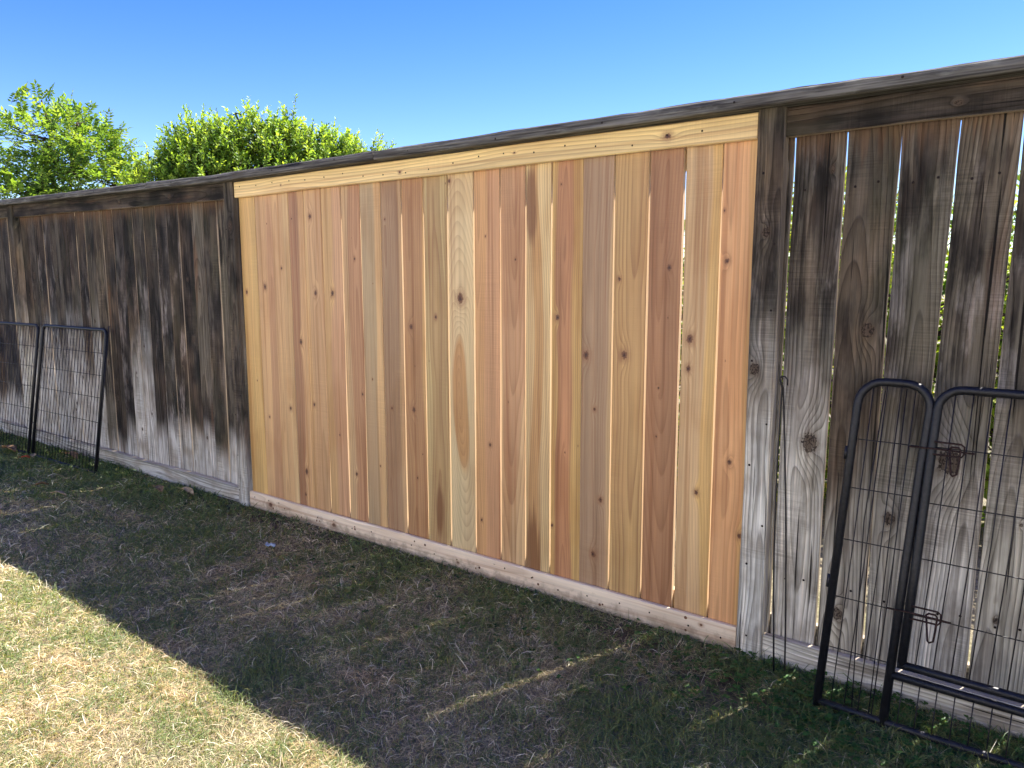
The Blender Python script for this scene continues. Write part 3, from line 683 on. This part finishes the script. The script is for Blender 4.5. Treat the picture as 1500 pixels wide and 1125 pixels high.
# pinnate tree at left
def pinnate_tree():
    rnd = random.Random(5)
    base = Vector((-7.75, 2.0, 0))
    root = tag(empty('leafy_tree', base), 'airy light green tree with feathery leaflets rising behind the fence at far left', 'tree')
    L = [(-7.27, 2.03, 3.10, .54, .9), (-7.15, 2.3, 2.95, .55, 1.), (-7.02, 2.59, 2.84, .44, 1.), (-6.88, 2.88, 2.66, .33, 1.), (-7.29, 1.98, 3.44, .22, .8), (-7.14, 2.33, 3.36, .30, .8), (-7.24, 2.09, 3.55, .17, .5), (-7.36, 1.80, 3.40, .22, .5), (-7.08, 2.42, 3.40, .22, .6), (-6.98, 2.66, 3.14, .24, .7),
         (-7.45, 1.62, 3.22, .17, .7), (-7.42, 1.65, 2.72, .30, .3), (-7.48, 1.48, 2.28, .50, 1.), (-7.37, 1.76, 2.3, .54, 1.), (-7.13, 2.34, 2.4, .60, 1.1), (-6.85, 2.94, 2.42, .45, 1.), (-7.6, 1.9, 2.2, .8, .5), (-7.9, 2.4, 3.0, .6, .3)]
    V, F = [], []
    stems = [Vector((-7.50, 1.78, 2.2)), Vector((-7.3, 2.3, 2.1)), Vector((-7.1, 2.7, 2.0))]
    tube_vf([base - Vector((0, 0, .1)) - base, Vector((.03, .0, .8)), Vector((.1, .02, 1.4))], [.07, .055, .045], 8, False, V, F)
    tops = [Vector((-7.28, 2.0, 3.65)), Vector((-7.1, 2.35, 3.4)), Vector((-6.92, 2.8, 2.9))]
    sk = []
    for s, t in zip(stems, tops):
        c1 = curve_pts(base + Vector((.1, .02, 1.35)), s, 5, 0, rnd); c2 = curve_pts(s, t, 6, 0, rnd)[1:]
        c = c1 + c2; sk += c[3:]
        tube_vf([p - base for p in c], [.035 - .028 * i / len(c) for i in range(len(c))], 6, False, V, F)
    cen, dr, up, ln, wd, tn = [], [], [], [], [], []
    for P, v, l in rand_in_lumps(L, 1150, rnd):
        if P.y < .35: continue
        # branchlet from nearest skeleton point
        q = min(sk, key=lambda s: (s - P).length + max(0, s.z - P.z) * 2)
        if rnd.random() < .35: tube_vf([p - base for p in curve_pts(q, P, 4, -.04, rnd)], [.007, .006, .005, .004, .003], 4, False, V, F)
        # one pinnate leaf
        d = (v * .6 + Vector((rnd.uniform(-.6, .6), rnd.uniform(-.6, .6), rnd.uniform(-.1, .9)))).normalized()
        side = d.cross(Vector((0, 0, 1))); side = side.normalized() if side.length > .05 else Vector((1, 0, 0))
        side = (side + Vector((rnd.uniform(-.5, .5), rnd.uniform(-.5, .5), rnd.uniform(-.5, .5)))).normalized(); nrm = side.cross(d).normalized()
        LL = rnd.uniform(.20, .34); m = rnd.randint(4, 6); lf = rnd.uniform(.070, .098)
        base_t = np.array(rnd.choice(((.17, .30, .05), (.22, .36, .06), (.12, .22, .05), (.28, .40, .08)))) * rnd.uniform(.8, 1.15)
        rach = [P + d * LL * i / 4 + Vector((0, 0, -.07 * (i / 4) ** 2)) for i in range(5)]
        tube_vf([p - base for p in rach], [.003, .0025, .002, .002, .0015], 3, False, V, F)
        for k in range(m):
            t = (k + .6) / m; p = P + d * LL * t + Vector((0, 0, -.07 * t * t))
            for sg in (-1, 1):
                dd = side * sg + d * .45 + nrm * rnd.uniform(-.25, .25)
                cen.append(p - base); dr.append(dd); up.append(nrm + Vector((rnd.uniform(-.3, .3),) * 3)); ln.append(lf * rnd.uniform(.8, 1.1) * (1 - .25 * abs(t - .4))); wd.append(lf * rnd.uniform(.38, .46)); tn.append(base_t * rnd.uniform(.85, 1.15))
        cen.append(P + d * LL + Vector((0, 0, -.07)) - base); dr.append(d); up.append(nrm); ln.append(lf); wd.append(lf * .42); tn.append(base_t)
    link('trunk', pydata('trunk', V, F, True), M['bark'], root)
    leaf_cloud('crown', cen, dr, up, ln, wd, tn, M['leaf'], root)
pinnate_tree()

def bushy(name, label, cat, base, lumps, nshoots, seed, lf=(.035, .055), tints=((.19, .31, .045), (.24, .37, .05), (.31, .43, .065), (.12, .21, .03)), stems=5, shoot=(.12, .24), ratio=.42, updraft=.8, ymin=.3, group=None, mat='leaf'):
    rnd = random.Random(seed); base = Vector(base)
    root = tag(empty(name, base), label, cat, group)
    V, F = [], []
    cen, dr, up, ln, wd, tn = [], [], [], [], [], []
    lc = [Vector(l[:3]) for l in lumps]; zmid = sum(c.z for c in lc) / len(lc) - .5
    sk = []
    for k in range(stems):
        t = lc[k % len(lc)] + Vector((rnd.uniform(-.2, .2), rnd.uniform(-.2, .2), 0))
        c = curve_pts(base, t, 7, .1, rnd); sk += c[3:]
        tube_vf([p - base for p in c], [.05 - .04 * i / 7 for i in range(8)], 6, False, V, F)
    for P, v, l in rand_in_lumps(lumps, nshoots, rnd, .25):
        if P.y < ymin: continue
        P = P - Vector((0, 0, .5 * (shoot[1] - .14) + (.05 if shoot[1] > .25 else 0)))
        d = (v * .8 + Vector((rnd.uniform(-.5, .5), rnd.uniform(-.5, .5), updraft + rnd.uniform(-.5, .5)))).normalized()
        LL = rnd.uniform(*shoot)
        if rnd.random() < .12:
            q = min(sk, key=lambda s: (s - P).length); tube_vf([p - base for p in curve_pts(q, P, 3, 0, rnd)], [.008, .006, .004, .003], 4, False, V, F)
        tube_vf([P - base, P + d * LL - base], [.003, .0015], 3, False, V, F)
        a = rnd.uniform(0, 6.28); s1 = d.orthogonal().normalized(); s2 = d.cross(s1)
        bt = np.array(rnd.choice(tints)) * rnd.uniform(.75, 1.2)
        n = int(LL / .016)
        for k in range(n):
            t = (k + .5) / n; a += 2.4
            out = s1 * math.cos(a) + s2 * math.sin(a); lv = rnd.uniform(*lf) * (1.05 - .35 * t)
            dd = (out * (1.1 - .5 * t) + d * (.45 + .7 * t) + Vector((rnd.uniform(-.3, .3), rnd.uniform(-.3, .3), rnd.uniform(-.3, .3)))).normalized()
            cen.append(P + d * LL * t - base); dr.append(dd); up.append(d + Vector((rnd.uniform(-.4, .4), rnd.uniform(-.4, .4), 0))); ln.append(lv); wd.append(lv * ratio * rnd.uniform(.85, 1.15))
            tn.append(bt * (1 + .5 * t * t) * rnd.uniform(.85, 1.15))
    link('trunk', pydata('trunk', V, F, True), M['bark'], root)
    leaf_cloud('crown', cen, dr, up, ln, wd, tn, M['leaf'], root)
bushy('bushy_tree', 'dense bright green rounded bush rising behind the fence above the left post', 'bush', (-4.4, 3.3, 0),
      [(-4.89, 2.37, 2.56, .32), (-4.69, 2.7, 2.86, .38), (-4.72, 2.65, 3.12, .14), (-4.44, 3.1, 3.00, .30), (-4.38, 3.16, 3.30, .13), (-4.58, 2.9, 3.02, .22), (-4.16, 3.48, 2.98, .30), (-4.10, 3.52, 3.28, .13), (-3.98, 3.7, 3.10, .16), (-3.92, 3.8, 2.90, .32),
       (-3.65, 4.12, 2.88, .25), (-3.50, 4.26, 3.00, .13), (-4.36, 3.21, 2.71, .5), (-4.7, 2.69, 2.52, .49), (-4.02, 3.66, 2.65, .42), (-5.0, 2.17, 2.42, .26), (-3.71, 4.05, 2.62, .34), (-4.4, 3.3, 2.0, .8, .3), (-4.25, 3.3, 3.12, .16), (-3.8, 3.95, 3.05, .14), (-4.8, 2.5, 2.9, .16)], 3500, 9, lf=(.052, .085), shoot=(.10, .27), ratio=.48)
bushy('garden_shrub', 'small green sprig of a shrub tip peeking above the cap rail beside the bush', 'shrub', (-3.3, 4.6, 0), [(-3.35, 4.46, 2.92, .05), (-3.3, 4.55, 2.5, .3, .5)], 150, 19)
# shrubs seen through the gaps at right
bushy('hedge_shrub', 'yellow green shrub seen through the wide gaps of the old boards at right', 'shrub', (3.3, 2.6, 0),
      [(1.6 + i * .36, 2.2 + .3 * ((i * 7) % 3), 1.22 + .08 * ((i * 5) % 4), .48) for i in range(10)] + [(1.6 + i * .45, 2.2, .45, .55) for i in range(9)], 3000, 31, lf=(.05, .08),
      tints=((.16, .26, .03), (.22, .32, .03), (.10, .2, .02), (.30, .34, .05)), ratio=.5)

# ------------------------------------------------------------------ lawn
def vnoise(x, y, s, seed):
    r = np.random.default_rng(seed); G = r.random((64, 64)); u, v = x * s, y * s
    i, j = np.floor(u).astype(int), np.floor(v).astype(int); fu, fv = u - i, v - j; fu = fu * fu * (3 - 2 * fu); fv = fv * fv * (3 - 2 * fv)
    g = lambda a, b: G[a % 64, b % 64]
    return (g(i, j) * (1 - fu) + g(i + 1, j) * fu) * (1 - fv) + (g(i, j + 1) * (1 - fu) + g(i + 1, j + 1) * fu) * fv
def fb(x, y, s, seed): return (vnoise(x, y, s, seed) + .5 * vnoise(x, y, s * 2.1, seed + 1) + .25 * vnoise(x, y, s * 4.3, seed + 2)) / 1.75
def sample_lawn(n, x0, x1, y0, y1, keep):
    xs = rng.uniform(x0, x1, n); ys = rng.uniform(y0, y1, n); k = keep(xs, ys); k = rng.random(n) < k
    return xs[k], ys[k]
def blades(name, xs, ys, kind_fn, label, cat, mat):
    n = len(xs)
    zs = np.array([gz(float(a), float(b)) for a, b in zip(xs, ys)])
    az = rng.uniform(0, 2 * np.pi, n)
    green, L, W, elev, col = kind_fn(xs, ys, n)
    # a blade: rises at angle elev, curls over; 4 rungs
    T = np.array([0, .35, .7, 1.])
    bendv = rng.uniform(.2, 1.3, n)
    hx = np.cos(az); hy = np.sin(az); side = np.stack([-hy, hx, np.zeros(n)], 1)
    curl = rng.uniform(-.38, .38, n)
    pts = []
    pos = np.stack([xs, ys, zs + rng.uniform(-.002, .008, n)], 1); ang = elev.copy(); a2 = az.copy()
    pts.append(pos.copy())
    for i in range(3):
        step = L / 3
        pos = pos + np.stack([np.cos(ang) * np.cos(a2), np.cos(ang) * np.sin(a2), np.sin(ang)], 1) * step[:, None]
        pos[:, 2] = np.maximum(pos[:, 2], zs + .002 + .004 * (i + 1) * rng.random(n))
        pts.append(pos.copy()); ang = ang - bendv * .75; a2 = a2 + curl
    wprof = [1., .9, .6, 0]
    V = []
    roll = rng.uniform(-.9, .9, n)
    s3 = side * np.cos(roll)[:, None] + np.array([0, 0, 1.]) * np.sin(roll)[:, None]
    for i in range(3): V += [pts[i] - s3 * (W * wprof[i] / 2)[:, None], pts[i] + s3 * (W * wprof[i] / 2)[:, None]]
    V.append(pts[3]); V = np.stack(V, 1).reshape(-1, 3)
    b = np.arange(n)[:, None] * 7
    tri = np.array([[0, 1, 3], [0, 3, 2], [2, 3, 5], [2, 5, 4], [4, 5, 6]]).ravel()
    f = (b + tri[None, :]).ravel().astype(np.int32)
    me = bpy.data.meshes.new(name); me.vertices.add(len(V)); me.vertices.foreach_set('co', V.ravel())
    nf = n * 5; me.loops.add(nf * 3); me.loops.foreach_set('vertex_index', f); me.polygons.add(nf); me.polygons.foreach_set('loop_start', np.arange(nf, dtype=np.int32) * 3)
    me.polygons.foreach_set('use_smooth', np.ones(nf, dtype=bool)); me.update(calc_edges=True)
    a = me.attributes.new('tint', 'FLOAT_COLOR', 'POINT'); t = np.ones((n, 7, 4)); t[:, :, :3] = col[:, None, :]
    a.data.foreach_set('color', t.ravel())
    o = link(name, me, mat); tag(o, label, cat, kind='stuff'); return o
bare = [(3.0, -.28, .30, .16), (2.62, -.13, .28, .10), (.25, -.10, .40, .10), (2.75, -.42, .16, .12), (1.0, -.08, .4, .05)]
def bareness(x, y):
    b = np.zeros_like(x)
    for cx, cy, rx, ry in bare: b = np.maximum(b, np.clip(1.3 - np.sqrt(((x - cx) / rx) ** 2 + ((y - cy) / ry) ** 2), 0, 1))
    return b * np.clip(fb(x, y, 9, 71) * 2.2 - .2, 0, 1)
def dist(x, y): return np.sqrt((x - 3.84) ** 2 + (y + 2.514) ** 2)
def keep_main(x, y):
    d = dist(x, y)
    ang = np.degrees(np.arctan2(x - 3.84, y + 2.514))       # compass angle from the camera
    vis = (ang < 4) & (ang > -84)
    dens = np.where(d < 2.6, 1., np.clip((2.6 / d) ** 1.7, .09, 1.))
    dens = np.where(vis, dens, .10)
    dens = np.where(y > .0, .03, dens)
    clump = .55 + .7 * fb(x, y, 7, 3)
    return np.clip(dens * clump, 0, 1) * (1 - .85 * bareness(x, y))
def kinds(x, y, n):
    g = fb(x, y, 1.7, 21) * .55 + fb(x, y, 7.5, 33) * .45
    shade = np.clip((y + 1.5) / 1.0, 0, 1)                    # more green, less pink in the fence's shaded strip, put into blade colour
    far = np.clip((-x - .2) / 1.2, 0, 1) * np.clip((y + 1.0) / .5, 0, 1)
    near = np.clip((x - 2.4) / .8, 0, 1) * np.clip((y + 1.1) / .4, 0, 1)
    edge = np.clip((y + .22) / .12, 0, 1)
    pg = np.clip((g - .52) * 2.4 + .22 + .36 * shade + .30 * far + .14 * near + .18 * edge, .06, .88)
    green = rng.random(n) < pg
    L = np.where(green, rng.uniform(.022, .065, n), rng.uniform(.025, .075, n))
    L = L * np.where(x < -.5, 1.1, 1.) * (.8 + .5 * fb(x, y, 5, 8)) * np.where(y < -.85, .86, 1.) * np.clip(.55 - y * 3., .55, 1.)
    W = np.where(green, rng.uniform(.0018, .0036, n), rng.uniform(.0012, .0027, n)) * np.where(y < -.85, .88, 1.) * np.clip(dist(x, y) / 3.0, .8, 1.9)
    elev = np.where(green, rng.uniform(.35, 1.35, n), rng.uniform(.0, .75, n))
    t = rng.random(n)[:, None]
    straw = np.array([.47, .39, .24]) * (1 - t) + np.array([.74, .66, .445]) * t
    hue = np.clip((fb(x, y, 4.5, 57) - .35) * 3.2 - .6 * shade, 0, 1)[:, None]; straw = straw * (1 - hue) + straw * np.array([1.03, .93, .86]) * hue
    brt = rng.random(n)[:, None] < .09; straw = np.where(brt, np.array([.86, .80, .64]), straw); W = W * np.where(brt[:, 0] & ~green, 1.35, 1.); elev = elev + np.where(brt[:, 0] & ~green, .25, 0.)
    old = rng.random(n)[:, None] < .28; straw = np.where(old, np.array([.27, .215, .15]), straw)
    gr = np.array([.095, .145, .050]) * (1 - t) + np.array([.24, .30, .11]) * t
    yl = rng.random(n)[:, None] < .16; gr = np.where(yl, np.array([.27, .27, .09]), gr)
    return green, L, W, elev, np.where(green[:, None], gr, straw) * rng.uniform(.8, 1.15, (n, 1))
xs, ys = sample_lawn(1180000, -5.5, 5.2, -3.0, -.005, keep_main)
print('blades', len(xs))
blades('lawn_grass', xs, ys, kinds, 'dry straw-coloured lawn with green patches running along the fence foot', 'grass', M['straw'])
# taller green tufts at the fence foot and around the pens
def keep_edge(x, y):
    a = np.clip(fb(x, y * .2, 3.2, 91) * 3.2 - 1.35, 0, 1) * np.clip(1 + y / .14, 0, 1)
    b = np.clip(1 - np.abs(y + .17) / .16, 0, 1) * np.where(x < -1.2, .6, np.where(x > 3.0, .28, 0.))
    c = np.clip(fb(x, y, 6.5, 95) * 4.0 - 2.25, 0, 1) * .20
    a = a * np.where((x > .1) & (x < 2.9), .45, 1.)
    return np.maximum(np.maximum(a, b), c) * np.clip(2.8 / dist(x, y), .2, 1)
def kinds2(x, y, n):
    L = rng.uniform(.035, .095, n) * np.where(y > -.2, 1., .7) * np.where((x > .1) & (x < 2.9), .65, 1.); W = rng.uniform(.0026, .0048, n) * np.clip(dist(x, y) / 3.2, .8, 1.7)
    t = rng.random(n)[:, None]; c = np.array([.045, .09, .028]) * (1 - t) + np.array([.14, .21, .07]) * t
    return None, L, W, rng.uniform(.7, 1.45, n), c
xs, ys = sample_lawn(200000, -5.0, 4.8, -2.2, -.008, keep_edge)
print('edge', len(xs))
blades('weed_grass', xs, ys, kinds2, 'taller dark green grass and weeds sprouting along the foot of the fence', 'grass', M['straw'])
# clover-like low weeds near the right pen
def clover():
    rnd = random.Random(77); cen, dr, up, ln, wd, tn = [], [], [], [], [], []
    for _ in range(900):
        u = rnd.random()
        if u < .75: x, y = rnd.gauss(3.35, .30), -abs(rnd.gauss(.20, .17)) - .01
        elif u < .9: x, y = rnd.gauss(-1.8, .6), -abs(rnd.gauss(.12, .1)) - .01
        else: x, y = rnd.uniform(1.0, 3.0), rnd.uniform(-.6, -.05)
        z = gz(x, y) + rnd.uniform(.008, .035); a0 = rnd.uniform(0, 6.28); t = np.array((.04, .10, .02)) * rnd.uniform(.8, 1.8)
        for k in range(rnd.choice((3, 3, 4))):
            a = a0 + k * 2.09
            cen.append((x, y, z)); dr.append((math.cos(a), math.sin(a), rnd.uniform(.0, .4))); up.append((rnd.uniform(-.2, .2), rnd.uniform(-.2, .2), 1)); l = rnd.uniform(.010, .019); ln.append(l); wd.append(l * .95); tn.append(t)
    o = leaf_cloud('clover', cen, dr, up, ln, wd, tn, M['straw'], None, .1)
    tag(o, 'low clover leaves among the grass round the foot of the right pen', 'ground cover', kind='stuff')
clover()

# ------------------------------------------------------------------ fallen leaves and scrap
def dead_leaf(x, y, L, W, rz, label, mat, tilt=.15, up=.03):
    n = 7; V, F = [], []; rnd = random.Random(int(abs(x * 977)))
    for i in range(n + 1):
        t = i / n; w_ = W * math.sin(math.pi * min(1, t * .92 + .04)) ** .8 * (1 + .25 * math.sin(t * 11)); zc = .16 * L * math.sin(math.pi * t) + rnd.uniform(-.003, .003)
        for q, k in ((-1, 1.), (-.5, .35), (0, 0), (.5, .3), (1, .9)): V.append((L * (t - .5), q * w_ / 2, zc + W * .28 * k + rnd.uniform(-.0015, .0015)))
    for i in range(n):
        for k in range(4): a = i * 5 + k; F.append((a, a + 5, a + 6, a + 1))
    V = [(a * .8, b * .8, c * .8) for a, b, c in V]; me = pydata('leaf', V, F, True); sol = .0006
    o = link('fallen_leaf', me, mat, None, (x, y, gz(x, y) + up), (R(random.uniform(-12, 12)), tilt, rz))
    md = o.modifiers.new('thickness', 'SOLIDIFY'); md.thickness = sol
    tag(o, label, 'leaf', 'dry fallen leaves on the left lawn')
    st_ = link('leaf_stalk', pydata('stalk', *tube_vf([(-L * .5, 0, W * .05), (-L * .62, .004, .004), (-L * .72, .0, .0)], .0012, 4), True), mat, o)
dead_leaf(-2.70, -.30, .17, .095, .3, 'large curled brown leaf at the left photo edge by the pen', M['dead'])
dead_leaf(-2.05, -.12, .19, .075, .1, 'long orange-brown leaf lying behind the left pen bars', M['dead'])
dead_leaf(-2.30, -.28, .10, .045, -.4, 'pale tan leaf at the foot of the left pen leg', M['dead2'])
dead_leaf(-2.22, -.36, .07, .05, .9, 'small red leaf in the green grass before the left pen', M['dead3'], up=.045)
dead_leaf(-1.02, -.63, .13, .040, .55, 'yellowish narrow leaf lying alone on the open grass before the old fence', M['dead2'], up=.045)
dead_leaf(-1.33, -.60, .09, .06, 1.4, 'dark brown crumpled leaf left of the yellowish narrow leaf', M['dead'], up=.04)
dead_leaf(-.66, -.20, .13, .06, -.1, 'flat brown leaf near the fence left of a paler curled one', M['dead'], up=.035)
dead_leaf(-.45, -.13, .15, .05, .1, 'pale curled leaf nearest the narrow left post', M['dead2'], up=.04)
me = bpy.data.meshes.new('scrap'); bm = bmesh.new()
bmesh.ops.create_grid(bm, x_segments=5, y_segments=3, size=.5)
for v in bm.verts: v.co = Vector((v.co.x * .045 + .004 * math.sin(v.co.y * 30), v.co.y * .022, .006 * math.sin(v.co.x * 9) + .004 * math.cos(v.co.y * 8)))
bm.to_mesh(me); bm.free()
o = link('plastic_scrap', me, M['scrap'], None, (.745, -.385, gz(.745, -.385) + .035), (.2, .1, .6)); tag(o, 'tiny pale blue plastic scrap on the shaded grass before the new panel', 'litter')
o.modifiers.new('thickness', 'SOLIDIFY').thickness = .0008
